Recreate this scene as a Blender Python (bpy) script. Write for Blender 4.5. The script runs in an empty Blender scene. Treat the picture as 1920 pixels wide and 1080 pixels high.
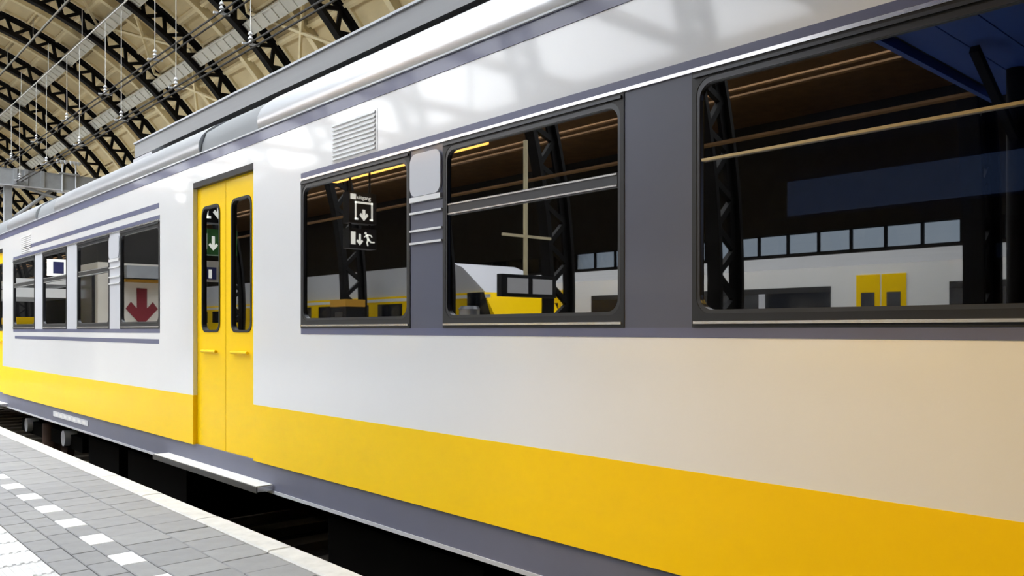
import bpy, math, random
from mathutils import Vector, Matrix
random.seed(7)
sc = bpy.context.scene
COL = sc.collection
R = math.radians

# ------------------------------------------------------------------ camera
# X runs across the tracks (away from the platform), Y runs along the train, Z is up, z = 0 is the platform top
H = 1.22
cam_d = bpy.data.cameras.new('camera')
cam_d.sensor_width = 36.0
cam_d.lens = 36.0 * 1550.0 / 1920.0
cam_d.shift_y = 78.0 / 1920.0
cam_d.clip_start = 0.05
cam_d.clip_end = 500
cam = bpy.data.objects.new('camera', cam_d)
COL.objects.link(cam)
cam.location = (0, 0, H)
cam.rotation_euler = (R(90), 0, -math.atan2(0.670, 0.742))
sc.camera = cam
# ------------------------------------------------------------------ sky and exposure
w = bpy.data.worlds.new('sky')
sc.world = w
w.use_nodes = True
bg = w.node_tree.nodes['Background']
bg.inputs[0].default_value = (0.95, 0.975, 1.0, 1)
bg.inputs[1].default_value = 4.6
sc.view_settings.view_transform = 'Standard'
sc.view_settings.look = 'None'
sc.view_settings.exposure = 1.04
sc.view_settings.gamma = 1.0
sc.view_settings.use_curve_mapping = False
try:
    sc.cycles.max_bounces = 8
    sc.cycles.diffuse_bounces = 4
    sc.cycles.glossy_bounces = 4
    sc.cycles.transparent_max_bounces = 16
    sc.cycles.sample_clamp_indirect = 6.0
    sc.cycles.caustics_reflective = False
    sc.cycles.caustics_refractive = False
    sc.cycles.use_denoising = True
except Exception:
    pass

# ------------------------------------------------------------------ materials
def s2l(c):
    return tuple(((v / 255) / 12.92 if v / 255 <= 0.04045 else ((v / 255 + 0.055) / 1.055) ** 2.4) for v in c)

def mat(name, rgb, rough=0.5, metal=0.0, coat=0.0, var=0.0, scale=4.0, bump=0.0, stretch=None, spec=0.5):
    m = bpy.data.materials.new(name)
    m.use_nodes = True
    nt = m.node_tree
    b = nt.nodes['Principled BSDF']
    c = s2l(rgb)
    b.inputs['Base Color'].default_value = (*c, 1)
    b.inputs['Roughness'].default_value = rough
    b.inputs['Metallic'].default_value = metal
    b.inputs['Specular IOR Level'].default_value = spec
    if coat:
        b.inputs['Coat Weight'].default_value = coat
        b.inputs['Coat Roughness'].default_value = 0.06
    if var or bump:
        tc = nt.nodes.new('ShaderNodeTexCoord')
        mp = nt.nodes.new('ShaderNodeMapping')
        if stretch:
            mp.inputs['Scale'].default_value = stretch
        n = nt.nodes.new('ShaderNodeTexNoise')
        n.inputs['Scale'].default_value = scale
        n.inputs['Detail'].default_value = 6
        n.inputs['Roughness'].default_value = 0.6
        nt.links.new(tc.outputs['Object'], mp.inputs[0])
        nt.links.new(mp.outputs[0], n.inputs['Vector'])
        if var:
            rp = nt.nodes.new('ShaderNodeValToRGB')
            rp.color_ramp.elements[0].position = 0.3
            rp.color_ramp.elements[1].position = 0.72
            rp.color_ramp.elements[0].color = (*[v * (1 - var) for v in c], 1)
            rp.color_ramp.elements[1].color = (*[min(1, v * (1 + var * 0.6)) for v in c], 1)
            nt.links.new(n.outputs[0], rp.inputs[0])
            nt.links.new(rp.outputs[0], b.inputs['Base Color'])
        if bump:
            bp = nt.nodes.new('ShaderNodeBump')
            bp.inputs['Strength'].default_value = bump
            bp.inputs['Distance'].default_value = 0.01
            nt.links.new(n.outputs[0], bp.inputs['Height'])
            nt.links.new(bp.outputs[0], b.inputs['Normal'])
    return m

def glass(name, tint, ior, add=0.0):
    m = bpy.data.materials.new(name)
    m.use_nodes = True
    nt = m.node_tree
    nt.nodes.remove(nt.nodes['Principled BSDF'])
    out = nt.nodes['Material Output']
    tr = nt.nodes.new('ShaderNodeBsdfTransparent')
    tr.inputs[0].default_value = (*tint, 1)
    gl = nt.nodes.new('ShaderNodeBsdfGlossy')
    gl.inputs['Roughness'].default_value = 0.012
    gl.inputs[0].default_value = (1, 1, 1, 1)
    fr = nt.nodes.new('ShaderNodeFresnel')
    fr.inputs[0].default_value = ior
    ad = nt.nodes.new('ShaderNodeMath')
    ad.operation = 'ADD'
    ad.use_clamp = True
    ad.inputs[1].default_value = add
    mx = nt.nodes.new('ShaderNodeMixShader')
    nt.links.new(fr.outputs[0], ad.inputs[0])
    nt.links.new(ad.outputs[0], mx.inputs[0])
    nt.links.new(tr.outputs[0], mx.inputs[1])
    nt.links.new(gl.outputs[0], mx.inputs[2])
    nt.links.new(mx.outputs[0], out.inputs[0])
    return m

def emit(name, rgb, strength):
    m = bpy.data.materials.new(name)
    m.use_nodes = True
    b = m.node_tree.nodes['Principled BSDF']
    c = s2l(rgb)
    b.inputs['Base Color'].default_value = (*c, 1)
    b.inputs['Emission Color'].default_value = (*c, 1)
    b.inputs['Emission Strength'].default_value = strength
    return m

M = dict(
    white=mat('white_train_paint', (230, 230, 230), 0.34, coat=0.6, var=0.015, scale=1.5),
    yellow=mat('yellow_train_paint', (252, 208, 0), 0.42, coat=0.06, spec=0.2, var=0.02, scale=1.5),
    slate=mat('slate_blue_paint', (97, 100, 128), 0.4, coat=0.2, var=0.04, scale=2),
    pillar=mat('slate_pillar_paint', (84, 87, 104), 0.4, coat=0.2, var=0.04, scale=2),
    canopy=mat('added_canopy_navy', (44, 84, 168), 0.6, var=0.08, scale=2, stretch=(1, 4, 1)),  # boards of the added canopy, navy for a blue tint overhead
    skirt=mat('slate_skirt_paint', (104, 106, 124), 0.5, var=0.06, scale=3),
    pale=mat('pale_grey_paint', (196, 198, 204), 0.4, coat=0.2),
    silver=mat('silver_roof_metal', (206, 208, 212), 0.33, metal=0.75, var=0.03, scale=3, stretch=(1, 0.1, 1)),
    roofgrey=mat('grey_roof_paint', (122, 125, 128), 0.55, var=0.06, scale=2, stretch=(1, 0.2, 1)),
    boxgrey=mat('grey_fairing_paint', (146, 147, 149), 0.5, var=0.08, scale=3, stretch=(1, 0.1, 6)),
    black=mat('black_rubber', (18, 18, 20), 0.5),
    gunmetal=mat('dark_frame_metal', (70, 71, 74), 0.35, metal=0.6),
    brass=mat('dull_brass_trim', (170, 150, 110), 0.35, metal=0.6),
    chrome=mat('bright_trim_metal', (222, 222, 224), 0.25, metal=0.8),
    under=mat('black_underframe', (8, 7, 6), 0.9, spec=0.05, var=0.4, scale=3),  # mottled near-black with hardly any sheen
    rust=mat('rusty_steel', (62, 42, 30), 0.8, var=0.4, scale=6),
    glass=glass('tinted_train_glass', (0.16, 0.17, 0.19), 1.9, 0.24),
    doorglass=glass('tinted_door_glass', (0.30, 0.24, 0.10), 1.9, 0.2),
    farglass=glass('clear_glass', (0.95, 0.96, 0.97), 1.25, 0.0),
    clerestory=glass('tinted_clerestory_glass', (0.22, 0.24, 0.26), 1.45, 0.0),  # dark tint lowers the sky brightness behind the strip
    cabinlamp=emit('cool_cabin_lamp', (190, 215, 255), 5.0),
    navy=mat('navy_interior', (34, 52, 104), 0.6),
    inpale=mat('pale_interior', (150, 165, 190), 0.55),
    ochre=mat('ochre_interior', (190, 140, 40), 0.55),
    infloor=mat('grey_interior_floor', (60, 62, 70), 0.8),
    tile=mat('grey_paving', (140, 140, 141), 0.85, var=0.10, scale=7, bump=0.25),
    tile2=mat('darker_grey_paving', (136, 136, 137), 0.85, var=0.10, scale=7, bump=0.25),
    tile3=mat('lighter_grey_paving', (144, 144, 144), 0.85, var=0.10, scale=7, bump=0.25),
    joint=mat('sandy_joint', (118, 117, 114), 0.95, var=0.15, scale=20),
    coping=mat('pale_concrete_coping', (206, 204, 199), 0.85, var=0.14, scale=9, bump=0.2),
    whitetile=mat('white_marking_tile', (226, 226, 225), 0.75, var=0.05, scale=9),
    tactile=mat('white_ribbed_paving', (204, 204, 203), 0.85, var=0.08, scale=12),
    concrete=mat('stained_concrete', (120, 116, 108), 0.9, var=0.25, scale=3),
    ballast=mat('dark_ballast', (50, 46, 42), 0.95, var=0.5, scale=30, bump=0.6),
    paleballast=mat('pale_bounce_ballast', (140, 132, 118), 0.95, var=0.3, scale=20),  # kept pale so this ballast bounces light up to the vault
    brick=mat('pale_brick_wall', (168, 152, 126), 0.9, var=0.2, scale=3),
    addedglow=emit('added_cool_cabin_glow', (150, 180, 232), 0.7),  # added glow for the cabin wall, no lamp known there
    steel=mat('worn_rail_steel', (120, 112, 104), 0.4, metal=0.7),
    rib=mat('black_riveted_iron', (11, 10, 10), 0.75, spec=0.25, var=0.25, scale=5),
    cream=mat('cream_roof_board', (222, 204, 160), 0.8, var=0.14, scale=1.3, stretch=(1, 0.35, 1)),
    creamframe=mat('cream_timber', (236, 222, 182), 0.75, var=0.10, scale=3),
    creamdark=mat('aged_cream_board', (208, 190, 148), 0.85, var=0.14, scale=1.2),
    girder=mat('grey_girder_paint', (214, 212, 202), 0.6, var=0.08, scale=3),
    beam=mat('galvanised_beam', (152, 155, 158), 0.55, metal=0.2, var=0.10, scale=4),
    wire=mat('dark_copper_wire', (28, 25, 22), 0.6),
    dropper=mat('pale_dropper_wire', (186, 184, 178), 0.5),
    insul=mat('grey_insulator', (196, 198, 202), 0.4),
    dark=mat('dark_wall', (40, 38, 36), 0.85, var=0.3, scale=2),
    brown=mat('brown_boarding', (128, 94, 56), 0.8, var=0.25, scale=2),
    beige=mat('beige_wall_panel', (214, 208, 196), 0.7, var=0.06, scale=2),
    redpaint=mat('dark_red_paint', (122, 30, 40), 0.6),
    green=mat('green_sign_face', (62, 120, 62), 0.5),
    signblack=mat('black_sign_box', (14, 15, 20), 0.45),
    signwhite=emit('backlit_white_sign', (238, 240, 232), 0.6),
    bluepic=mat('blue_pictogram', (52, 56, 110), 0.5),
    lamp=emit('warm_lamp_tube', (255, 214, 140), 7.0),
    lampamber=emit('amber_lamp_strip', (255, 186, 84), 2.2),
    screen=emit('grey_lit_screen', (140, 140, 142), 0.5),
    stainless=mat('stainless_bin', (190, 190, 194), 0.3, metal=0.8),
    darkglass=mat('dark_far_window', (34, 36, 42), 0.15, coat=0.5),
)

# ------------------------------------------------------------------ mesh helpers
class MB:
    def __init__(self):
        self.v, self.f = [], []
    def hexa(self, p):
        n = len(self.v)
        self.v += [tuple(q) for q in p]
        for a in ((0, 3, 2, 1), (4, 5, 6, 7), (0, 1, 5, 4), (1, 2, 6, 5), (2, 3, 7, 6), (3, 0, 4, 7)):
            self.f.append(tuple(n + i for i in a))
        return self
    def box(self, x0, x1, y0, y1, z0, z1):
        x0, x1 = sorted((x0, x1)); y0, y1 = sorted((y0, y1)); z0, z1 = sorted((z0, z1))
        return self.hexa([(x0, y0, z0), (x1, y0, z0), (x1, y1, z0), (x0, y1, z0), (x0, y0, z1), (x1, y0, z1), (x1, y1, z1), (x0, y1, z1)])
    def slab(self, x0, x1, y0, y1, z0, z1, c):
        """a box with chamfered top edges"""
        n = len(self.v)
        self.v += [(x0, y0, z0), (x1, y0, z0), (x1, y1, z0), (x0, y1, z0), (x0, y0, z1 - c), (x1, y0, z1 - c), (x1, y1, z1 - c), (x0, y1, z1 - c),
                   (x0 + c, y0 + c, z1), (x1 - c, y0 + c, z1), (x1 - c, y1 - c, z1), (x0 + c, y1 - c, z1)]
        for a in ((0, 1, 5, 4), (1, 2, 6, 5), (2, 3, 7, 6), (3, 0, 4, 7), (4, 5, 9, 8), (5, 6, 10, 9), (6, 7, 11, 10), (7, 4, 8, 11), (8, 9, 10, 11), (3, 2, 1, 0)):
            self.f.append(tuple(n + i for i in a))
        return self
    def beam(self, p, q, wid, hei, up=(0, 1, 0)):
        p, q = Vector(p), Vector(q)
        d = (q - p).normalized()
        u = Vector(up)
        a = d.cross(u).normalized() * (wid / 2)
        b = u.normalized() * (hei / 2)
        return self.hexa([p - a - b, p + a - b, p + a + b, p - a + b, q - a - b, q + a - b, q + a + b, q - a + b])
    def tube(self, p, q, r, n=8, r2=None):
        p, q = Vector(p), Vector(q)
        r2 = r if r2 is None else r2
        d = (q - p).normalized()
        a = d.orthogonal().normalized()
        b = d.cross(a)
        k = len(self.v)
        for i in range(n):
            t = 2 * math.pi * i / n
            o = a * math.cos(t) + b * math.sin(t)
            self.v += [tuple(p + o * r), tuple(q + o * r2)]
        for i in range(n):
            j = (i + 1) % n
            self.f.append((k + 2 * i, k + 2 * j, k + 2 * j + 1, k + 2 * i + 1))
        self.f.append(tuple(k + 2 * i for i in range(n))[::-1])
        self.f.append(tuple(k + 2 * i + 1 for i in range(n)))
        return self
    def prism(self, prof, y0, y1):
        """closed profile of (x, z) pulled along Y"""
        k, n = len(self.v), len(prof)
        self.v += [(x, y0, z) for x, z in prof] + [(x, y1, z) for x, z in prof]
        for i in range(n):
            j = (i + 1) % n
            self.f.append((k + i, k + j, k + n + j, k + n + i))
        self.f.append(tuple(range(k, k + n))[::-1])
        self.f.append(tuple(range(k + n, k + 2 * n)))
        return self
    def platex(self, prof, x0, x1):
        """closed profile of (y, z) pulled along X"""
        k, n = len(self.v), len(prof)
        self.v += [(x0, y, z) for y, z in prof] + [(x1, y, z) for y, z in prof]
        for i in range(n):
            j = (i + 1) % n
            self.f.append((k + i, k + j, k + n + j, k + n + i))
        self.f.append(tuple(range(k, k + n))[::-1])
        self.f.append(tuple(range(k + n, k + 2 * n)))
        return self
    def ring(self, outer, inner, x0, x1):
        """flat frame in the YZ plane between two outlines with the same number of points"""
        k, n = len(self.v), len(outer)
        for x in (x0, x1):
            self.v += [(x, y, z) for y, z in outer]
            self.v += [(x, y, z) for y, z in inner]
        for i in range(n):
            j = (i + 1) % n
            o0, i0, o1, i1 = k, k + n, k + 2 * n, k + 3 * n
            self.f += [(o0 + i, o0 + j, i0 + j, i0 + i), (o1 + i, i1 + i, i1 + j, o1 + j), (o0 + i, o1 + i, o1 + j, o0 + j), (i0 + i, i0 + j, i1 + j, i1 + i)]
        return self
    def arc(self, r0, r1, a0, a1, y0, y1, n, cx, cz):
        """curved bar: a box bent round the axis (cx, cz)"""
        k = len(self.v)
        for i in range(n + 1):
            t = R(a0 + (a1 - a0) * i / n)
            c, s = math.cos(t), math.sin(t)
            for r, y in ((r0, y0), (r1, y0), (r1, y1), (r0, y1)):
                self.v.append((cx + r * c, y, cz + r * s))
        for i in range(n):
            for j in range(4):
                a, b = k + 4 * i + j, k + 4 * i + (j + 1) % 4
                self.f.append((a, b, b + 4, a + 4))
        self.f.append((k + 3, k + 2, k + 1, k))
        e = k + 4 * n
        self.f.append((e, e + 1, e + 2, e + 3))
        return self
    def mesh(self, name, material, smooth=False):
        me = bpy.data.meshes.new(name)
        me.from_pydata(self.v, [], self.f)
        import bmesh
        b = bmesh.new(); b.from_mesh(me)
        bmesh.ops.recalc_face_normals(b, faces=b.faces)
        b.to_mesh(me); b.free()
        me.materials.append(M[material])
        if smooth:
            for p in me.polygons: p.use_smooth = True
            try: me.set_sharp_from_angle(angle=R(40))
            except Exception: pass
        return me
    def build(self, name, material, parent=None, smooth=False):
        return link(name, self.mesh(name, material, smooth), parent)

def link(name, me, parent=None, loc=None, rot=None):
    o = bpy.data.objects.new(name, me)
    COL.objects.link(o)
    if parent: o.parent = parent
    if loc: o.location = loc
    if rot: o.rotation_euler = rot
    return o
def tag(o, label=None, cat=None, group=None, kind=None):
    if label: o['label'] = label
    if cat: o['category'] = cat
    if group: o['group'] = group
    if kind: o['kind'] = kind
    return o
def empty(name, loc, label, cat, group=None):
    return tag(link(name, None, None, loc), label, cat, group)
def child(mb, name, material, parent, smooth=False):
    """part given in world coordinates under a thing that stands elsewhere"""
    o = mb.build(name, material, parent, smooth)
    p, t = parent, Vector((0, 0, 0))
    while p: t += p.location; p = p.parent
    o.data.transform(Matrix.Translation(-t))
    return o
def struct(o):
    o['kind'] = 'structure'
    return o
def rrect(y0, y1, z0, z1, r, n=5):
    pts = []
    for cy, cz, a in ((y1 - r, z1 - r, 0), (y0 + r, z1 - r, 90), (y0 + r, z0 + r, 180), (y1 - r, z0 + r, 270)):
        for i in range(n + 1):
            t = R(a + 90 * i / n)
            pts.append((cy + r * math.cos(t), cz + r * math.sin(t)))
    return pts

# ================================================================== SETTING
# hall geometry: a barrel roof whose ribs cross the tracks
CX, CZ, RL, RU, RC = 4.2, 2.12, 13.75, 14.55, 14.72
Y0, Y1 = -6.0, 98.0
# --- platform (floor)
floor = struct(MB().box(-10.1, 2.17, Y0, Y1, -1.0, -0.012).build('floor', 'joint'))
tiles = {}
def tile_mesh(wid, leng, material, ribs=0, z=0.0):
    k = (round(wid, 3), round(leng, 3), material, ribs)
    if k not in tiles:
        m = MB()
        m.slab(-wid / 2 + .003, wid / 2 - .003, -leng / 2 + .003, leng / 2 - .003, -0.05, z, 0.004)
        for i in range(ribs):
            x = -wid / 2 + wid * (i + .5) / ribs
            m.hexa([(x - .012, -leng / 2 + .01, z), (x + .012, -leng / 2 + .01, z), (x + .012, leng / 2 - .01, z), (x - .012, leng / 2 - .01, z),
                    (x - .007, -leng / 2 + .014, z + .005), (x + .007, -leng / 2 + .014, z + .005), (x + .007, leng / 2 - .014, z + .005), (x - .007, leng / 2 - .014, z + .005)])
        tiles[k] = m.mesh('tile', material)
    return tiles[k]
T = 0.2735
YT0, YT1 = 2.6, 15.0
def lay(xa, xb, leng, off, name='tile', mats=('tile', 'tile', 'tile2', 'tile3'), ribs=0, y1=YT1, skip=None):
    y = YT0 + off
    while y < y1:
        if not skip or not skip(y, y + leng):
            o = link(name, tile_mesh(xb - xa, leng, random.choice(mats), ribs), floor, ((xa + xb) / 2, y + leng / 2, random.uniform(-.0015, .0015)))
        y += leng
# white marking tiles sit in the row between 1.365 and 1.50
WY = [4.65 + .547 * k for k in range(-3, 19)]
lay(1.775, 2.04, T, 0.0)
lay(1.50, 1.775, T, T / 2)
for i, yc in enumerate(WY):
    link('marking_tile', tile_mesh(.135, .255, 'whitetile'), floor, (1.4325, yc, .0015))
    link('tile', tile_mesh(.135, .547 - .255, ('tile', 'tile2', 'tile3')[i % 3]), floor, (1.4325, yc + .2735, 0))
lay(1.23, 1.365, T, T / 2)
lay(1.09, 1.23, T, 0.05)
for k in range(2):
    lay(1.09 - .2735 * (k + 1), 1.09 - .2735 * k, T, .1, 'tactile_tile', ('tactile',), 7, 9.0)
# beyond the reach of the eye the paving runs on as joined rows
far = MB()
def rows(xa, xb, y0, y1, leng):
    y = y0
    while y < y1:
        far.box(xa + .004, xb - .004, y + .004, min(y + leng, y1) - .004, -.05, 0)
        y += leng
for xa, xb in ((1.775, 2.04), (1.50, 1.775), (1.23, 1.365), (1.09, 1.23)):
    rows(xa, xb, 15.1, 60, 0.82)
rows(1.365, 1.5, 15.1, 60, .82)
o = far.build('distant_paving', 'tile', floor); o['kind'] = 'stuff'
near = MB()
for i in range(30):
    for j in range(26):
        xa = .543 - .36 * (i + 1)
        near.box(xa + .004, xa + .356, YT0 - 8.4 + j * 1.2, YT0 - 8.4 + j * 1.2 + 1.192, -.05, 0)
o = near.build('plain_paving', 'tile', floor); o['kind'] = 'stuff'
far2 = MB().box(.0, 1.085, 9.1, 60, -.05, 0.001)
o = far2.build('distant_guide_strip', 'tactile', floor); o['kind'] = 'stuff'
fa = MB().box(-10.0, -.02, 25.5, 96, -.05, 0)
o = fa.build('distant_slabs', 'tile', floor); o['kind'] = 'stuff'
# edge stones
y = 1.2
cm = {}
k = 0
while y < 62:
    L = 1.02
    if L not in cm:
        cm[L] = MB().slab(2.044, 2.19, .004, L - .004, -.16, .006, .008).mesh('edge_stone', 'coping')
    link('edge_stone', cm[L], floor, (random.uniform(-.002, .002), y, random.uniform(-.002, .002)))
    y += L
struct(MB().box(2.12, 2.168, Y0, Y1, -1.0, -.17).build('trim_1', 'concrete'))
# --- track bed under the train and under the two further tracks
struct(MB().box(2.17, 5.7, Y0, Y1, -1.3, -.97).build('trim_2', 'ballast'))
struct(MB().box(5.7, 19, Y0, Y1, -1.3, -.97).build('trim_21', 'paleballast'))
struct(MB().box(-26, -10.1, Y0, Y1, -1.3, -.97).build('trim_3', 'ballast'))
def track(xc, what):
    t = empty('railway_track', (xc, 40, -.97), what, 'track')
    for dx in (-.72, .72):
        child(MB().box(xc + dx - .035, xc + dx + .035, -5, 95, -.95, -.8), 'rail', 'steel', t)
    me = MB().box(-1.25, 1.25, -.13, .13, -.06, .06).mesh('sleeper', 'concrete')
    for i in range(40):
        link('sleeper', me, t, (0, -43 + i * .75, .03))
track(4.02, 'steel rails on concrete sleepers beneath the white and yellow train')
track(-12.3, 'steel rails beneath the all yellow train across the platform')
track(-16.85, 'steel rails beneath the white train parked across the platform')

# --- ceiling: cream boarding between the ribs on the far half, glazing over the near half
ceil = MB()
ceil.arc(RC + .02, RC + .12, 0, 77, Y0, Y1, 40, CX, CZ)
ceil.arc(RC + .02, RC + .12, 143, 150, Y0, Y1, 6, CX, CZ)
ceiling = struct(ceil.build('ceiling', 'creamdark', None, True))
ceil2 = MB().arc(RC + .02, RC + .12, 77, 143, Y0, 5.5, 24, CX, CZ)  # solid roof end, closed to cut the daylight on the train here
struct(ceil2.build('trim_4', 'creamdark', None, True))
RIBS = list(range(-5, 96, 5))
NA = 9
A0, AS = 34.0, 5.05
def panel_mesh():
    m = MB()
    a = AS / 2 - .12
    m.arc(RC - .03, RC + .03, -a, a, -.99, .99, 2, 0, 0)
    for s in (-1, 1):
        m.arc(RC - .16, RC - .03, s * (a - .28) - .2, s * (a - .28) + .2, -.93, .93, 1, 0, 0)
    return m.mesh('roof_panel', 'cream')
pm = [panel_mesh(), None]
pm[1] = pm[0].copy(); pm[1].materials.clear(); pm[1].materials.append(M['creamdark'])
for s in RIBS:
    if not 20 <= s < 90: continue
    for h in (1.25, 3.75):
        for i in range(NA):
            link('roof_panel', random.choice((pm[0], pm[0], pm[1])), ceiling, (CX, s + h, CZ), (0, -R(A0 + AS * (i + .5)), 0))
raf = MB().arc(RC - .3, RC + .02, 2, 77, -.13, .13, 36, 0, 0).mesh('rafter', 'creamframe')
raf2 = MB().arc(RC - .14, RC + .02, 2, 77, -.07, .07, 36, 0, 0).mesh('rafter', 'creamframe')
for s in RIBS:
    link('rafter', raf, ceiling, (CX, s + 2.5, CZ))
    for d in (-.32, .32):
        link('rafter', raf2, ceiling, (CX, s + d, CZ))
for i, a in enumerate((A0 + 2 * AS, A0 + 4 * AS, A0 + 6 * AS, A0 + 8 * AS)):
    t = R(a)
    p = MB().box(RC - .15, RC + .02, Y0, Y1, -.06, .06)
    link('purlin', p.mesh('purlin', 'creamframe'), ceiling, (CX, 0, CZ), (0, -t, 0))
# crossed wind braces in two bays
def P(r, a, y): return (CX + r * math.cos(R(a)), y, CZ + r * math.sin(R(a)))
for s0 in (35, 25):
    for (a, b) in ((38, 50), (50, 62), (62, 74)):
        MB().beam(P(RC - .35, a, s0 + .3), P(RC - .35, b, s0 + 4.7), .1, .1, P(1, (a + b) / 2, 0)).build('wind_brace', 'creamframe', ceiling)
        MB().beam(P(RC - .35, b, s0 + .3), P(RC - .35, a, s0 + 4.7), .1, .1, P(1, (a + b) / 2, 0)).build('wind_brace', 'creamframe', ceiling)
# glazing over the near half: bars and thin panes
bars = struct(MB().arc(RC - .02, RC + .12, 77, 143, 5.45, 5.6, 24, CX, CZ).build('window_1', 'girder'))
gb = MB().arc(RC, RC + .08, 77, 143, -.04, .04, 24, 0, 0).mesh('glazing_bar', 'girder')
y = 6.75
while y < 97:
    link('glazing_bar', gb, bars, (CX, y, CZ)); y += 1.25
gp = MB()
for i in range(6):
    gp.arc(RC + .03, RC + .04, 77 + 11 * i, 77 + 11 * (i + 1), 5.55, 97.5, 3, CX, CZ)
gp.build('pane', 'farglass', bars)

# --- the ribs
def rib_parts():
    lo = MB().arc(RL, RL + .10, -12, 192, -.16, .16, 96, 0, 0)
    lo.arc(RL + .10, RL + .26, -12, 192, -.035, .035, 96, 0, 0)
    up = MB().arc(RU, RU + .10, -12, 192, -.16, .16, 96, 0, 0)
    up.arc(RU - .16, RU, -12, 192, -.035, .035, 96, 0, 0)
    st = 4.15
    b1 = MB().beam((RL + .12, 0, 0), ((RU - .02) * math.cos(R(st / 2)), 0, (RU - .02) * math.sin(R(st / 2))), .13, .12)
    b2 = MB().beam(((RL + .12) * math.cos(R(st)), 0, (RL + .12) * math.sin(R(st))), ((RU - .02) * math.cos(R(st / 2)), 0, (RU - .02) * math.sin(R(st / 2))), .13, .12)
    rest = MB()
    vis = []
    a = -12
    while a < 188:
        if 33 < a < 84: vis.append(a)
        else:
            for q in (a, a + st):
                rest.beam((( RL + .12) * math.cos(R(q)), 0, (RL + .12) * math.sin(R(q))), ((RU - .02) * math.cos(R(a + st / 2)), 0, (RU - .02) * math.sin(R(a + st / 2))), .13, .12)
        a += st
    return (lo.mesh('lower_chord', 'rib', True), up.mesh('upper_chord', 'rib', True), b1.mesh('brace', 'rib'), b2.mesh('brace', 'rib'), rest.mesh('bracing', 'rib'), vis)
rp = rib_parts()
ORD = 'first second third fourth fifth sixth seventh eighth ninth tenth eleventh twelfth thirteenth fourteenth fifteenth'.split()
n_tr = 5
for s in RIBS:
    if s < 25:
        o = MB()
        a = link('trim_%d' % n_tr, rp[0], None, (CX, s, CZ)); struct(a); n_tr += 1
        link('upper_chord', rp[1], a); b = link('bracing', rp[4], a); b['kind'] = 'stuff'
        br = MB()
        for q in rp[5]:
            for e in (q, q + 4.15):
                br.beam(((RL + .12) * math.cos(R(e)), 0, (RL + .12) * math.sin(R(e))), ((RU - .02) * math.cos(R(q + 2.075)), 0, (RU - .02) * math.sin(R(q + 2.075))), .13, .12)
        b = br.build('upper_bracing', 'rib', a); b['kind'] = 'stuff'
        continue
    k = (s - 25) // 5
    t = empty('arch_rib', (CX, s, CZ), 'black iron lattice roof rib, %s in line counted back from the grey roof fairing' % ORD[k], 'roof rib', 'black lattice ribs of the arched roof')
    t['label'] = t['label'].replace(' roof rib,', ' roof arch,')
    link('lower_chord', rp[0], t); link('upper_chord', rp[1], t)
    for q in rp[5]:
        for me in (rp[2], rp[3]):
            link('brace', me, t, None, (0, -R(q), 0))
    b = link('bracing', rp[4], t); b['kind'] = 'stuff'

# --- grey longitudinal girders threaded through the ribs
def girder(ang, rad, wid, hei, label):
    t = empty('roof_girder', P(rad, ang, 45), label, 'girder', 'grey girders along the arched roof')
    t.rotation_euler = (0, -R(ang - 90), 0)
    m = MB().box(-wid / 2, wid / 2, -50, 50, -.03, .03)
    m.build('soffit_plate', 'girder', t)
    for sx in (-1, 1):
        MB().box(sx * wid / 2 - .025, sx * wid / 2 + .025, -50, 50, -.06, hei).build('flange', 'girder', t)
    cross = MB()
    for i in range(110):
        cross.box(-wid / 2, wid / 2, -30 + i * .7, -29.86 + i * .7, -.075, -.03)
    o = cross.build('cross_ribs', 'girder', t); o['kind'] = 'stuff'
    return t
girder(48.2, RL + .28, .46, .3, 'pale grey ribbed roof girder running lengthwise just above the train roof')
girder(61.0, RL + .28, .46, .3, 'pale grey ribbed roof girder running lengthwise higher up the vault')

# --- end walls, side walls
struct(MB().box(-26, 19.2, Y1, Y1 + .3, -1, 17.5).build('wall_end', 'dark'))
struct(MB().box(-26, 19.2, Y0 - .3, Y0, -1, 17.5).build('wall_rear', 'dark'))
struct(MB().box(CX + RC + .13, CX + RC + .3, Y0, Y1, -1, CZ + .1).build('wall_far', 'brick'))
# --- the neighbouring hall seen only in the window reflections
xr = CX + RC * math.cos(R(150)); zr = CZ + RC * math.sin(R(150))
nh = MB().box(-26, -15.0, Y0, Y1, zr - .15, zr)
nh.box(-15.0, xr + .1, Y0, 5.0, zr - .15, zr)  # closed to dim daylight here, left open further along to light the trains
for i in range(22):
    nh.box(-15.0, xr + .1, Y0 + i * 5, Y0 + i * 5 + .3, zr - .3, zr)
struct(nh.build('trim_20', 'brown'))
wn = MB().box(-24.3, -24, Y0, Y1, -1, 4.1)
wn.box(-24.3, -24, Y0, Y1, 4.9, zr)
wall_near = struct(wn.build('wall_near', 'dark'))
wf = MB().box(-24.2, -24.1, Y0, Y1, 4.08, 4.14)
wf.box(-24.2, -24.1, Y0, Y1, 4.86, 4.92)
for i in range(84):
    wf.box(-24.2, -24.1, Y0 + i * 1.25, Y0 + i * 1.25 + .1, 4.1, 4.9)
win = struct(wf.build('window_2', 'rib'))
MB().box(-24.16, -24.15, Y0, Y1, 4.1, 4.9).build('pane', 'clerestory', win)

co = MB()
for x, z in ((-9.2, 5.0), (-11.5, 6.6), (-14.0, 7.6), (-16.5, 8.2)):
    co.tube((x, Y0, z), (x, Y1, z), .05, 6)
struct(co.build('trim_22', 'brown'))
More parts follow.
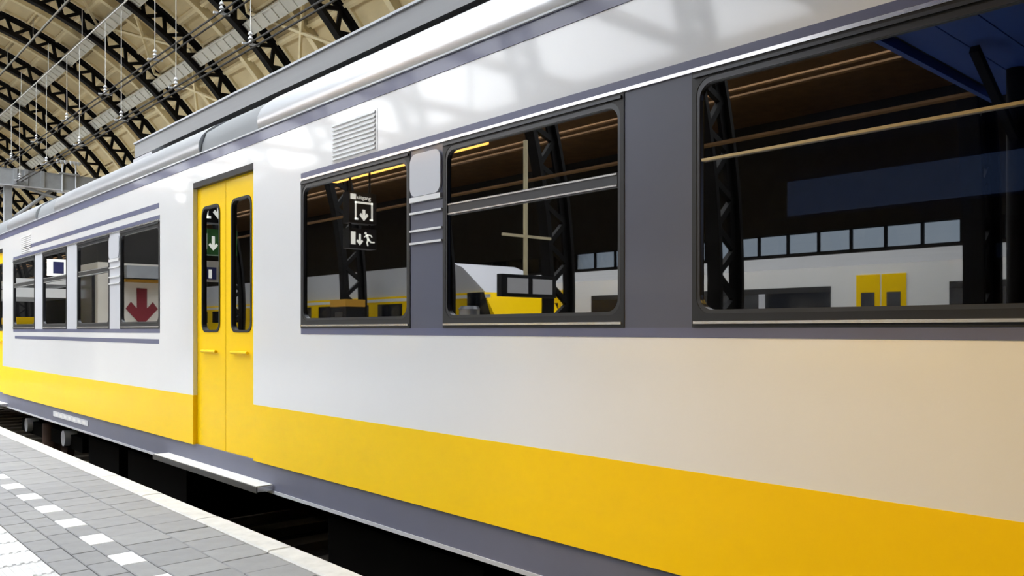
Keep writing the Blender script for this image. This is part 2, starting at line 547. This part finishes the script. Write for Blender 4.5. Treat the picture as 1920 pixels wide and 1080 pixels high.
# ================================================================== THE TRAIN
TX = 2.57
TB = TX + .045
train = empty('commuter_train', (4.0, 5.0, -.8), 'white commuter train with yellow doors and lower band, standing along the platform edge', 'train')
def tp(mb, name, material, parent=train, smooth=False, label=None):
    o = child(mb, name, material, parent, smooth)
    if label: o['label'] = label
    return o
S0, S1 = -5.4, 26.0
DOORS = [(5.585, 6.70), (13.95, 15.07), (-4.2, -3.1), (22.4, 23.5)]
WIN_A = [(-2.45, -1.25), (-.92, .29), (.63, 1.84), (2.17, 3.37), (3.66, 4.88)]
WIN_B = [(7.46, 8.55), (8.89, 10.05), (10.48, 11.59), (12.0, 13.24)]
WIN_C = [(15.9, 17.1), (17.4, 18.6), (18.9, 20.1), (20.4, 21.6)]
ZW0, ZW1 = 1.227, 2.178
ZD0, ZD1 = .30, 2.36
spans = []
edges = [S0] + [v for d in sorted(DOORS) for v in d] + [S1]
for i in range(0, len(edges), 2):
    spans.append((edges[i], edges[i + 1]))
EXT = [(WIN_A[0][0] - .03, WIN_A[-1][1] + .0), (WIN_B[0][0], WIN_B[-1][1]), (WIN_C[0][0], WIN_C[-1][1])]
for a, b in spans:
    tp(MB().box(TX, TB, a, b, .689, 1.19), 'side_panel', 'white')
    tp(MB().box(TX - .001, TB, a, b, .29, .689), 'lower_band', 'yellow', label='yellow lower band of the train side')
tp(MB().box(TX, TB, S0, S1, 2.405, 2.536), 'side_panel', 'white')
for a, b in spans:
    tp(MB().box(TX, TB, a, b, 2.228, 2.405), 'side_panel', 'white')
# white ends of the window strips beside the doors
def inside(a, b):
    return [w for w in (WIN_A + WIN_B + WIN_C) if w[0] > a and w[1] < b]
for a, b in spans:
    ws = sorted(inside(a, b))
    lo, hi = (ws[0][0], ws[-1][1]) if ws else (b, b)
    tp(MB().box(TX, TB, a, lo, 1.19, 2.228), 'end_panel', 'white')
    if ws:
        tp(MB().box(TX, TB, hi, b, 1.19, 2.228), 'end_panel', 'white')
        tp(MB().box(TX - .002, TB, lo, hi, 1.19, ZW0), 'sill_band', 'slate')
        tp(MB().box(TX - .002, TB, lo, hi, 2.192, 2.228), 'head_band', 'slate')
        tp(MB().box(TX - .008, TB, lo, hi, ZW1, 2.192), 'head_trim', 'chrome')
        for (w0, w1), (v0, v1) in zip(ws, ws[1:]):
            pale = w0 > 7
            c = (w1 + v0) / 2
            tp(MB().box(TX, TB, w1, v0, ZW0, ZW1), 'window_pillar', 'pale' if pale else 'pillar')
            if abs(w1 - 8.55) < .01 or abs(w1 - 3.37) < .01:
                ph = MB().platex(rrect(w1 + .01, v0 - .01, 1.925, 2.15, .05), TX - .012, TX)
                tp(ph, 'pillar_cover', 'pale')
                tp(MB().box(TX - .014, TX, w1 + .01, v0 - .01, 1.895, 1.922), 'pillar_trim', 'white')
                for z in (1.832, 1.738, 1.672):
                    tp(MB().box(TX - .012, TX, w1 + .005, v0 - .005, z, z + .011), 'pillar_trim', 'white')
# slate lines that only the windows with pale pillars carry
a, b = WIN_B[0][0] + .02, WIN_B[-1][1] - .1
tp(MB().box(TX - .002, TB, a, b - .5, 2.29, 2.335), 'upper_stripe', 'slate')
tp(MB().box(TX - .002, TB, a, b, 1.095, 1.135), 'lower_stripe', 'slate')
# cantrail stripe
tp(MB().box(TX - .004, TB, S0, S1, 2.536, 2.612), 'cantrail_stripe', 'slate')
tp(MB().box(TX - .016, TB, S0, S1, 2.612, 2.622), 'gutter_lip', 'pale')
# windows
def window(w0, w1, style):
    z0, z1 = ZW0, ZW1
    out = rrect(w0, w1, z0, z1, .004)
    mid = rrect(w0 + .02, w1 - .02, z0 + .052, z1 - .03, .06)
    inn = rrect(w0 + .033, w1 - .033, z0 + .066, z1 - .05, .055)
    fr = tp(MB().ring(out, mid, TX - .004, TB), 'window', 'black')
    tp(MB().ring(mid, inn, TX - .002, TB - .005), 'window_rim', 'gunmetal', fr)
    tp(MB().box(TX - .012, TX - .004, w0 + .01, w1 - .01, z0 + .014, z0 + .024), 'sill_trim', 'chrome', fr)
    tp(MB().box(TX - .012, TX - .004, w0 + .01, w1 - .01, z1 - .024, z1 - .012), 'head_trim', 'gunmetal', fr)
    g = w0 + .04, w1 - .04
    if style == 'fixed':
        tp(MB().box(TX + .012, TX + .018, g[0], g[1], z0 + .06, z1 - .045), 'pane', 'glass', fr)
        return
    tp(MB().box(TX + .012, TX + .018, g[0], g[1], z0 + .06, 1.80), 'pane', 'glass', fr)
    tp(MB().box(TX + .012, TX + .018, g[0], g[1], 1.86, z1 - .045), 'pane', 'glass', fr)
    if style == 'slim':
        tp(MB().box(TX + .012, TX + .018, g[0], g[1], 1.80, 1.86), 'pane', 'glass', fr)
        tp(MB().box(TX, TX + .012, g[0], g[1], 1.842, 1.852), 'transom', 'brass', fr)
        return
    tp(MB().box(TX + .002, TX + .03, g[0], g[1], 1.80, 1.86), 'transom', 'gunmetal', fr)
    ln = MB().box(TX - .003, TX + .004, g[0], g[1], 1.85, 1.857)
    ln.box(TX - .003, TX + .004, g[0], g[1], 1.803, 1.81)
    tp(ln, 'transom_trim', 'chrome', fr)
STYLE = {3.66: 'fixed', 7.46: 'fixed', .63: 'slim', 15.9: 'fixed'}
for w in WIN_A + WIN_B + WIN_C: window(w[0], w[1], STYLE.get(w[0], 'opening'))

# doors: two leaves each
for d0, d1 in DOORS:
    dx = TX + .035
    c = (d0 + d1) / 2
    tp(MB().box(TX, TB + .02, d0, d1, ZD1, 2.405), 'door_seal', 'black')
    for a, b in ((d0, c - .004), (c + .004, d1)):
        out = rrect(a, b, ZD0 - .01, ZD1, .003)
        inn = rrect(a + .10, b - .10, 1.20, 2.20, .07)
        leaf = tp(MB().ring(out, inn, dx, dx + .035), 'door', 'yellow', label='yellow sliding door leaf with a tall window')
        rim = rrect(a + .10, b - .10, 1.20, 2.20, .07)
        rin = rrect(a + .118, b - .118, 1.218, 2.182, .06)
        tp(MB().ring(rim, rin, dx - .006, dx + .02), 'window_rim', 'black', leaf)
        tp(MB().platex(rin, dx + .012, dx + .017), 'pane', 'doorglass', leaf)
        hb = MB().tube((dx - .02, (a + b) / 2 - .14, 1.05), (dx - .02, (a + b) / 2 + .14, 1.05), .012)
        hb.tube((dx - .02, (a + b) / 2 - .12, 1.05), (dx + .002, (a + b) / 2 - .12, 1.05), .008)
        hb.tube((dx - .02, (a + b) / 2 + .12, 1.05), (dx + .002, (a + b) / 2 + .12, 1.05), .008)
        tp(hb, 'handle', 'yellow', leaf)
    # step board under the door
    st = tp(MB().box(TX - .10, TX + .04, d0 - .28, d1 + .62, .118, .150), 'step_board', 'chrome')
    tp(MB().box(TX - .098, TX + .03, d0 - .26, d1 + .6, .150, .156), 'step_tread', 'whitetile', st)
    tp(MB().box(TX - .108, TX - .10, d0 - .28, d1 + .62, .112, .153), 'step_nosing', 'gunmetal', st)
# louvred vents
for y0, y1 in ((4.0, 4.47), (12.2, 12.72), (-2.0, -1.5)):
    fr = tp(MB().box(TX - .002, TX + .0, y0 - .02, y1 + .02, 2.235, 2.475), 'vent_grille', 'white')
    for i in range(9):
        z = 2.245 + i * .0255
        m = MB()
        m.hexa([(TX - .002, y0, z), (TX - .002, y1, z), (TX - .002, y1, z + .017), (TX - .002, y0, z + .017), (TX - .013, y0, z + .002), (TX - .013, y1, z + .002), (TX - .004, y1, z + .017), (TX - .004, y0, z + .017)])
        tp(m, 'slat', 'white', fr)
# skirt
tp(MB().box(TX + .02, TB + .02, S0, S1, .112, .292), 'skirt', 'skirt')
tp(MB().box(TX + .012, TB + .02, S0, S1, .094, .114), 'skirt_edge', 'pale', label='pale lower edge of the slate skirt')
pl = tp(MB().box(TX + .014, TX + .02, 9.7, 11.15, .175, .235), 'number_plate', 'pale')
for i in range(7):
    tp(MB().box(TX + .0125, TX + .014, 9.8 + i * .19, 9.9 + i * .19, .19, .22), 'plate_mark', 'white', pl)
# roof covers: rounded silver stretches and flat grey stretches
rounded = [(2.57, 2.622), (2.556, 2.66), (2.56, 2.715), (2.585, 2.77), (2.63, 2.82), (2.70, 2.873), (2.80, 2.93), (2.95, 2.95), (2.95, 2.62)]
flat = [(2.575, 2.622), (2.585, 2.70), (2.62, 2.795), (2.80, 2.925), (2.95, 2.95), (2.95, 2.62)]
cuts = [(S0, 5.5, 'r'), (5.5, 6.55, 'f'), (6.55, 11.0, 'r'), (11.0, 11.9, 'f'), (11.9, 13.6, 'r'), (13.6, 15.2, 'f'), (15.2, 22, 'r'), (22, 23.6, 'f'), (23.6, S1, 'r')]
for a, b, k in cuts:
    tp(MB().prism(rounded if k == 'r' else flat, a + .004, b - .004), 'roof_cover', 'silver' if k == 'r' else 'roofgrey', train, True,
       None if k == 'r' else 'flat grey roof cover above the door')
tp(MB().prism([(2.95, 2.7), (2.95, 2.95), (3.3, 2.975), (4.0, 3.0), (4.7, 2.975), (5.43, 2.93), (5.43, 2.7)], S0, S1), 'roof_deck', 'under')
fair = tp(MB().prism([(3.1, 3.158), (3.1, 3.325), (3.13, 3.345), (4.87, 3.345), (4.9, 3.325), (4.9, 3.158)], S0, 9.8), 'roof_fairing', 'boxgrey', label='long grey equipment fairing on the train roof')
tp(MB().box(3.3, 4.7, S0, 9.6, 2.96, 3.16), 'fairing_base', 'black', fair)
tp(MB().box(3.085, 3.10, S0, 9.8, 3.31, 3.328), 'fairing_trim', 'pale', fair)
tp(MB().box(3.02, 3.2, 9.0, 9.6, 2.955, 3.10), 'roof_box', 'pale')
# body behind the windows
tp(MB().box(TB, 5.42, S0, S1, .27, .35), 'interior_floor', 'infloor')
tp(MB().box(TB, 5.42, S0, S1, 2.44, 2.60), 'interior_ceiling', 'navy')
fw = [(S0, WIN_A[0][0])]
allw = sorted(WIN_A + WIN_B + WIN_C)
for (a, b), (c, d) in zip(allw, allw[1:]):
    fw.append((b, c))
fw.append((allw[-1][1], S1))
for a, b in fw:
    tp(MB().box(5.36, 5.42, a, b, 1.25, 2.0), 'far_wall_post', 'navy')
tp(MB().box(5.36, 5.42, S0, S1, .3, 1.25), 'far_wall', 'navy')
tp(MB().box(5.36, 5.42, S0, S1, 2.0, 2.5), 'far_wall', 'navy')
tp(MB().box(5.30, 5.36, -2.4, 3.45, 2.02, 2.25), 'added_glow_strip', 'addedglow')  # wall strip given an added glow to cool the view through the windows
tp(MB().box(5.22, 5.36, 7.5, 13.0, 2.02, 2.25), 'luggage_shelf', 'inpale')
for (a, b) in allw:
    tp(MB().box(5.385, 5.39, a, b, 1.25, 2.0), 'pane', 'glass')
tp(MB().box(5.28, 5.30, 3.0, 3.3, 2.0, 2.26), 'interior_panel', 'ochre')
for y in (3.5, 5.2, 7.1, 13.55, 15.5, -2.8):
    tp(MB().box(2.9, 3.55, y - .02, y + .02, .35, 2.44), 'partition', 'navy')
    tp(MB().box(4.3, 5.36, y - .02, y + .02, .35, 2.44), 'partition', 'navy')
tp(MB().box(TB, 5.42, S0 - .05, S0, .27, 2.9), 'end_wall', 'white')
tp(MB().box(TB, 5.42, S1, S1 + .05, .27, 2.9), 'end_wall', 'white')
tp(MB().box(5.42, 5.46, S0, S1, .27, 1.25), 'far_side_panel', 'white')
tp(MB().box(5.42, 5.46, S0, S1, 2.0, 2.9), 'far_side_panel', 'white')
# underframe, equipment and bogies
tp(MB().box(2.9, 5.2, S0, S1, -.05, .27), 'underframe', 'under')
for a, b in ((1.2, 2.9), (3.3, 4.9), (7.4, 9.0), (9.3, 10.4)):
    tp(MB().box(2.78, 5.2, a, b, -.52, -.02), 'equipment_case', 'under')
for yc in (12.6, 24.2, -3.2):
    bg_ = tp(MB().beam((2.95, yc - 1.6, -.2), (2.95, yc + 1.6, -.2), .18, .16, (1, 0, 0)), 'bogie', 'under')
    for dy in (-1.0, 1.0):
        for x in (3.24, 4.76):
            tp(MB().tube((x, yc + dy, -.34), (x + .1, yc + dy, -.34), .46, 28), 'wheel', 'rust', bg_, True)
        tp(MB().tube((2.80, yc + dy, -.16), (2.95, yc + dy, -.16), .10, 14), 'axle_box', 'pale', bg_, True)
    tp(MB().tube((2.9, yc, -.45), (2.9, yc, -.05), .11, 12), 'spring', 'rust', bg_, True)

# ================================================================== OVERHEAD LINES
def line(label, x, wires, ydrop, ztop, zbot, ins=True):
    t = empty('overhead_line', (x, 45, zbot), label, 'wire', 'overhead wires under the arched roof')
    for (dx, z, r, m) in wires:
        child(MB().tube((x + dx, -4, z), (x + dx, 96, z), r, 6), 'wire', m, t)
    for y in ydrop:
        child(MB().tube((x, y, zbot), (x, y, ztop), .013, 5), 'dropper', 'dropper', t)
        if ins:
            m = MB()
            for i in range(3):
                m.tube((x, y, zbot + .06 + i * .11), (x, y, zbot + .13 + i * .11), .07, 8, .03)
            m.beam((x - .22, y, zbot + .02), (x + .22, y, zbot + .05), .05, .05)
            child(m, 'insulator', 'insul', t)
XW = 8.9
def zof(k, x): return H + k * x / .742
zB, zA, zL, zM = zof(.585, XW), zof(.688, XW), zof(.907, XW), zof(1.04, XW)
line('lower pair of dark overhead wires with insulators, closest above the train roof', XW,
     [(-.10, zB, .028, 'wire'), (.10, zB, .028, 'wire')], [14.5 + 5 * i for i in range(14)], zL, zB)
line('upper pair of dark overhead wires crossing the ribs, above the lower pair', XW - .02,
     [(-.10, zA, .028, 'wire'), (.10, zA, .028, 'wire')], [21.2 + 5 * i for i in range(13)], zL, zA)
line('single pale messenger wire hung beside the upper grey girder', XW - .04,
     [(0, zL, .025, 'dropper')], [24 + 5 * i for i in range(10)], zL + 1.2, zL, False)
line('thin pale wire highest under the vault, over the corner of the roof', XW - .4,
     [(0, zM, .03, 'dropper'), (.12, zM + .1, .02, 'wire')], [30 + 5 * i for i in range(8)], zM + .8, zM, False)

# ================================================================== GANTRY
gy = 45.0
g = empty('portal_gantry', (8.5, gy, -.8), 'grey box-beam gantry spanning the tracks beneath the arched roof', 'gantry')
def gp_(mb, name, m, parent=g, sm=False): return child(mb, name, m, parent, sm)
zb0, zb1 = 8.05, 8.78
gp_(MB().box(2.0, 18.0, gy - .3, gy + .3, zb0, zb1), 'beam', 'beam')
gp_(MB().box(2.0, 18.0, gy - .34, gy + .34, zb0 - .05, zb0), 'beam_flange', 'pale')
gp_(MB().box(2.0, 18.0, gy - .32, gy + .32, zb1, zb1 + .03), 'beam_flange', 'beam')
for x in (8.5, 17.6):
    gp_(MB().box(x - .16, x + .16, gy - .16, gy + .16, -.8, zb0), 'post', 'beam')
gp_(MB().tube((8.6, gy, 6.4), (10.4, gy, zb0), .09, 8), 'knee_brace', 'beam')
gp_(MB().tube((8.4, gy - .2, 6.1), (11.6, gy - .2, 7.6), .04, 8), 'stay_tube', 'pale')
gp_(MB().tube((9.2, gy - .1, 8.0), (12.3, gy - .1, 7.2), .07, 8), 'stay_tube', 'beam')
for x in (8.75, 9.2, 9.9):
    gp_(MB().box(x - .08, x + .08, gy - .36, gy - .3, zb0 + .02, zb1 + .06), 'clamp', 'beam')
for x in (10.75, 11.35):
    gp_(MB().tube((x, gy - .36, zb0 - .2), (x, gy - .36, zb1 + .62), .035, 8), 'hanger_rod', 'pale')
    m = MB()
    for dx in (-.25, -.08, .1):
        m.tube((x + dx, gy - .36, zb1 + .62), (x + dx + .14, gy - .36, zb1 + .66), .11, 10, .05)
    gp_(m, 'insulator', 'insul')
gp_(MB().box(10.6, 11.5, gy - .4, gy - .33, zb1 + .02, zb1 + .10), 'crosshead', 'beam')
gp_(MB().box(10.5, 12.2, gy - .4, gy - .33, zb0 - .18, zb0 - .11), 'crosshead', 'pale')

# ================================================================== THINGS THE WINDOWS MIRROR (on the camera's platform)
def arrow_down(m, xc, z0, z1, wid, y, flip=1):
    sw = wid * .16
    m.box(xc - sw, xc + sw, y - .004, y, z0 + (z1 - z0) * .25, z1)
    hz = z0
    for s in (-1, 1):
        p = [(xc, hz), (xc + s * wid / 2, hz + wid * .55), (xc + s * (wid / 2 - sw), hz + wid * .55 + sw * 1.4), (xc, hz + sw * 2.4)]
        m.prism(p, y - .005, y)
def running_man(m, X, y, z, h):
    def bar(a, b, wd): m.beam((X(a[0]), y - .002, z + a[1] * h), (X(b[0]), y - .002, z + b[1] * h), wd * h, .004)
    m.prism([(X(.20 + .09 * math.cos(t * .7854)), z + h * (.86 + .09 * math.sin(t * .7854))) for t in range(8)], y - .004, y)
    bar((.28, .78), (.42, .42), .17); bar((.30, .74), (.08, .58), .08); bar((.34, .76), (.62, .74), .08); bar((.62, .74), (.72, .60), .08)
    bar((.42, .44), (.30, .20), .11); bar((.30, .20), (.40, .0), .10); bar((.44, .44), (.62, .26), .11); bar((.62, .26), (.92, .28), .10)
def exit_sign(xc, y, zt, green, label, lift):
    """hanging exit sign; its face looks along the platform and reads in the train's windows"""
    t = empty('hanging_sign', (xc, y, zt), label, 'sign', 'exit signs hung over the platform')
    W, D = .50, .19
    z1, z0 = zt, zt - .49
    child(MB().box(xc - W / 2, xc + W / 2, y, y + D, z0, z1), 'upper_box', 'signblack', t)
    f = y - .001
    X = lambda u: xc + W / 2 - u * W
    child(MB().box(X(.04), X(.24), f - .004, f, z1 - .12, z1 - .035), 'white_square', 'signwhite', t)
    cu = bpy.data.curves.new('lettering', 'FONT'); cu.body = 'uitgang'; cu.size = .088; cu.extrude = .002
    cu.materials.append(M['signwhite'])
    tmp = bpy.data.objects.new('lettering_curve', cu); COL.objects.link(tmp)
    me = bpy.data.meshes.new_from_object(tmp.evaluated_get(bpy.context.evaluated_depsgraph_get()))
    bpy.data.objects.remove(tmp); me.name = 'lettering'
    if not me.materials: me.materials.append(M['signwhite'])
    me.transform(Matrix.Diagonal((-1, 1, 1, 1)))
    link('lettering', me, t, (X(.28) - xc, -.004, z1 - .11 - zt), (R(90), 0, 0))
    fr = MB()
    fr.box(X(.20), X(.255), f - .004, f, z0 + .05, z1 - .15); fr.box(X(.80), X(.855), f - .004, f, z0 + .05, z1 - .15)
    fr.box(X(.20), X(.855), f - .004, f, z1 - .18, z1 - .15)
    fr.box(X(.20), X(.32), f - .004, f, z0 + .05, z0 + .08); fr.box(X(.74), X(.855), f - .004, f, z0 + .05, z0 + .08)
    child(fr, 'doorway_pictogram', 'signwhite', t)
    a = MB(); arrow_down(a, X(.53), z0 + .04, z0 + .22, .16, f)
    child(a, 'arrow', 'signwhite', t)
    b1, b0 = z0 - .08, z0 - .40
    child(MB().box(xc - W / 2, xc + W / 2, y, y + D, b0, b1), 'lower_box', 'green' if green else 'signblack', t)
    child(MB().box(X(.06), X(.22), f - .004, f, b0 + .06, b1 - .06), 'door_pictogram', 'signwhite', t)
    a = MB(); arrow_down(a, X(.38), b0 + .05, b1 - .09, .12, f)
    child(a, 'arrow', 'signwhite', t)
    rm = MB(); running_man(rm, lambda q: X(.50 + .46 * q), f, b0 + .05, .23)
    child(rm, 'running_man', 'signwhite', t)
    for dx in (-.18, .18):
        child(MB().tube((xc + dx, y + D / 2, b0), (xc + dx, y + D / 2, 5.6), .02, 8), 'hanger', 'signblack', t)
    if lift:
        z1 = b0 - .08
        child(MB().box(xc - .2, xc + .2, y, y + .06, z1 - .26, z1), 'lift_board', 'beige', t)
        child(MB().box(xc + .02, xc + .18, f - .003, f, z1 - .23, z1 - .08), 'lift_pictogram', 'bluepic', t)
        child(MB().box(xc + .08, xc + .12, f - .006, f - .003, z1 - .22, z1 - .11), 'lift_pictogram', 'signwhite', t)
exit_sign(-1.86, 11.3, 3.39, False, 'black hanging exit sign reading uitgang, mirrored in the window beside the door', False)
exit_sign(1.01, 10.2, 3.05, True, 'hanging exit sign with green lower box and lift board, mirrored in the door glass', True)
# warm luminaire row along the platform
def luminaire(x, y0, y1, z, label, m='lampamber'):
    t = empty('platform_lamp', (x, (y0 + y1) / 2, z), label, 'lamp', 'lamp strips over the platform')
    child(MB().box(x - .14, x + .14, y0, y1, z + .06, z + .14), 'housing', 'beam', t)
    child(MB().box(x - .09, x + .13, y0 + .03, y1 - .03, z, z + .06), 'diffuser', m, t)
    n = max(3, int((y1 - y0) / .55))
    for i in range(n):
        ya = y0 + .1 + i * (y1 - y0 - .2) / n
        child(MB().box(x + .13, x + .145, ya, ya + .26, z + .03, z + .10), 'tube_end', 'lamp', t)
    for y in (y0 + .3, y1 - .3):
        child(MB().tube((x, y, z + .14), (x, y, 7.0), .02, 8), 'hanger', 'signblack', t)
luminaire(-2.28, 8.8, 13.0, 3.82, 'long amber lamp strip hung over the black exit sign')
# lift shaft with a red arrow
t = empty('lift_shaft', (-.66, 19.4, 0), 'beige lift shaft with a dark red down arrow and grey lamp box', 'lift')
child(MB().box(-1.6, .07, 18.4, 20.4, 0, 2.62), 'shaft', 'beige', t)
child(MB().box(-1.6, .07, 18.4, 20.4, 2.62, 4.2), 'shaft_head', 'dark', t)
child(MB().box(.07, .13, 18.6, 20.2, .1, 2.45), 'shaft_door', 'darkglass', t)
child(MB().box(-.36, -.375, 18.385, 18.4, 0, 2.6), 'panel_joint', 'black', t)
m = MB(); arrow_down(m, -.80, 1.30, 2.10, .66, 18.395)
child(m, 'arrow', 'redpaint', t)
child(MB().box(-1.4, -.40, 18.1, 18.4, 2.30, 2.56), 'lamp_box', 'beam', t)
child(MB().box(-1.4, -.41, 18.2, 18.39, 2.22, 2.28), 'trim_strip', 'ochre', t)
# kiosk
t = empty('platform_kiosk', (.3, 23.5, 0), 'white platform kiosk with stacked goods beside the lift shaft', 'kiosk')
child(MB().box(-.5, .9, 22.0, 25.5, 1.98, 2.2), 'fascia', 'white', t)
child(MB().box(-.5, .9, 22.0, 25.5, 2.3, 2.42), 'roof_slab', 'white', t)
child(MB().box(-.5, .85, 22.2, 25.3, 0, 1.35), 'counter', 'dark', t)
child(MB().box(-.5, -.4, 22.2, 25.3, 1.35, 2.0), 'rear_wall', 'dark', t)
for i in range(3):
    child(MB().box(.3, .75, 22.4 + i * .9, 22.8 + i * .9, 1.35, 1.52), 'display_box', 'yellow' if i != 1 else 'white', t)
child(MB().box(-.3, .2, 21.94, 22.0, 2.5, 2.9), 'lift_sign', 'signwhite', t)
child(MB().box(-.15, .08, 21.93, 21.94, 2.56, 2.84), 'lift_pictogram', 'bluepic', t)
# vending machine, bin, departure screens
t = empty('vending_machine', (-6.9, 20.2, 0), 'dark vending machine with a yellow-green top, mirrored below the exit sign', 'machine')
child(MB().box(-7.2, -6.6, 19.8, 20.6, 0, 1.85), 'cabinet', 'signblack', t)
child(MB().box(-7.2, -6.58, 19.78, 20.62, 1.85, 2.05), 'top_panel', 'ochre', t)
child(MB().box(-6.6, -6.58, 19.95, 20.35, .9, 1.7), 'glass_front', 'darkglass', t)
t = empty('waste_bin', (-5.9, 13.6, 0), 'round stainless waste bin on the platform, mirrored low in the second window', 'bin')
child(MB().tube((-5.9, 13.6, 0), (-5.9, 13.6, 1.65), .22, 24), 'drum', 'stainless', t, True)
child(MB().tube((-5.9, 13.6, 1.65), (-5.9, 13.6, 1.72), .24, 24, .18), 'lid', 'gunmetal', t, True)
t = empty('departure_screen', (-7.6, 13.7, 2.0), 'black twin departure screens hung across the platform', 'screen')
child(MB().box(-8.5, -6.8, 13.6, 13.75, 1.95, 2.45), 'casing', 'signblack', t)
for a in (-7.75, -6.98):
    child(MB().box(a - .62, a + .0, 13.59, 13.6, 2.03, 2.37), 'display', 'screen', t)
child(MB().tube((-7.6, 13.68, 2.45), (-7.6, 13.68, 5.5), .05, 8), 'hanger', 'creamframe', t)
child(MB().box(-8.4, -6.9, 13.66, 13.7, 3.3, 3.36), 'bracket', 'creamframe', t)

# two trains on the further tracks, mirrored in the glass
XY = -10.86
t = empty('yellow_train', (-12.3, 30, -.8), 'all yellow train with a sloping nose waiting across the platform', 'train', )
nose = [(19.9, 3.0), (60, 3.0), (60, .3), (18.2, .3), (18.3, 1.1)]
child(MB().platex([(19.0, 2.35), (60, 2.35), (60, .3), (18.0, .3), (18.05, 1.0)], XY - 2.8, XY), 'body', 'yellow', t)
child(MB().platex([(20.1, 3.15), (20.6, 3.32), (60, 3.32), (60, 2.35), (19.0, 2.35)], XY - 2.7, XY - .06), 'roof', 'pale', t, True)
child(MB().platex([(18.62, 1.5), (19.0, 2.35), (19.8, 2.35), (19.8, 1.5)], XY, XY + .01), 'cab_window', 'darkglass', t)
y = 21.2
while y < 58:
    child(MB().box(XY, XY + .012, y, y + 1.5, 1.55, 2.1), 'window', 'darkglass', t); y += 2.1
child(MB().box(XY, XY + .008, 18.7, 60, 2.18, 2.28), 'stripe', 'white', t)
child(MB().box(XY - 2.6, XY - .2, 19, 60, -.45, .3), 'underframe', 'under', t)
XS = -15.4
t = empty('white_train', (-16.85, 8, -.8), 'white train with dark windows and yellow double doors parked on the furthest track', 'train')
child(MB().box(XS - 2.8, XS, -5.5, 45, .3, 2.85), 'body', 'white', t)
child(MB().prism([(XS - 2.8, 2.85), (XS - 2.5, 3.2), (XS - .3, 3.2), (XS, 2.85)], -5.5, 45), 'roof', 'boxgrey', t)
for yc in (-2.2, 9.1, 20.2, 31.3, 42):
    for s in (-1, 1):
        d = child(MB().box(XS, XS + .02, yc + (.02 if s > 0 else -.62), yc + (.62 if s > 0 else -.02), .32, 2.6), 'door', 'yellow', t)
        child(MB().box(XS + .02, XS + .028, yc + s * .32 - .17, yc + s * .32 + .17, 1.2, 2.15), 'door_window', 'darkglass', d)
    w0 = yc + 1.05
    b = MB()
    child(MB().box(XS, XS + .01, yc + 1.3, yc + 9.7, 1.28, 2.35), 'window_band', 'darkglass', t)
    child(MB().box(XS, XS + .012, yc + 1.3, yc + 9.7, 2.2, 2.35), 'window_head', 'gunmetal', t)
    for q in (3.2, 5.3, 7.5):
        child(MB().box(XS, XS + .014, yc + q, yc + q + .2, 1.28, 2.2), 'window_pillar', 'pale', t)
child(MB().box(XS, XS + .012, -5.5, 45, .3, .7), 'lower_band', 'yellow', t)
child(MB().box(XS - 2.6, XS - .2, -5.4, 45, -.45, .3), 'underframe', 'under', t)
# canopy and warm lamp added to dim and tint this end of the train
t = empty('added_platform_canopy', (-2.0, -1.2, 0), 'added navy blue boarded canopy on grey posts, shading the camera end of the platform', 'canopy')
child(MB().box(-5.6, 1.5, -5.6, 3.4, 4.0, 4.12), 'roof_deck', 'dark', t)
for i in range(25):
    child(MB().box(-5.58, 1.48, -5.58 + i * .357, -5.58 + i * .357 + .345, 3.965, 4.0), 'plank', 'canopy', t)
child(MB().box(1.5, 1.56, -5.6, 3.46, 3.9, 4.16), 'fascia', 'canopy', t)
child(MB().box(-5.6, 1.5, 3.4, 3.46, 3.9, 4.16), 'fascia', 'canopy', t)
for y in (-4.6, 2.9):
    child(MB().tube((-4.6, y, 0), (-4.6, y, 3.97), .09, 14), 'post', 'rib', t, True)
    child(MB().beam((-4.6, y, 3.2), (-3.4, y, 3.9), .08, .08), 'knee_brace', 'rib', t)
LX, LY, LZ = .3, .2, 3.5
t = empty('added_spot_lamp', (LX, LY, LZ), 'added warm round platform lamp hung under the added navy canopy', 'lamp')
child(MB().tube((LX, LY, LZ), (LX, LY, LZ + .16), .26, 20, .12), 'shade', 'gunmetal', t, True)
child(MB().tube((LX, LY, LZ - .01), (LX, LY, LZ + .01), .2, 20), 'lamp_glass', 'lamp', t, True)
child(MB().tube((LX, LY, LZ + .16), (LX, LY, 3.97), .02, 8), 'hanger', 'signblack', t)
sl = bpy.data.lights.new('added_lamp_light', 'SPOT')  # added light that warms the lower side of the train
sl.energy = 230; sl.color = (1.0, .64, .14); sl.spot_size = R(62); sl.spot_blend = 1.0; sl.shadow_soft_size = .18
so = link('added_lamp_light', sl, t, (0, 0, -.05))
d = Vector((2.57, 1.5, .15)) - Vector((LX, LY, LZ - .05))
so.rotation_euler = d.to_track_quat('-Z', 'Y').to_euler()
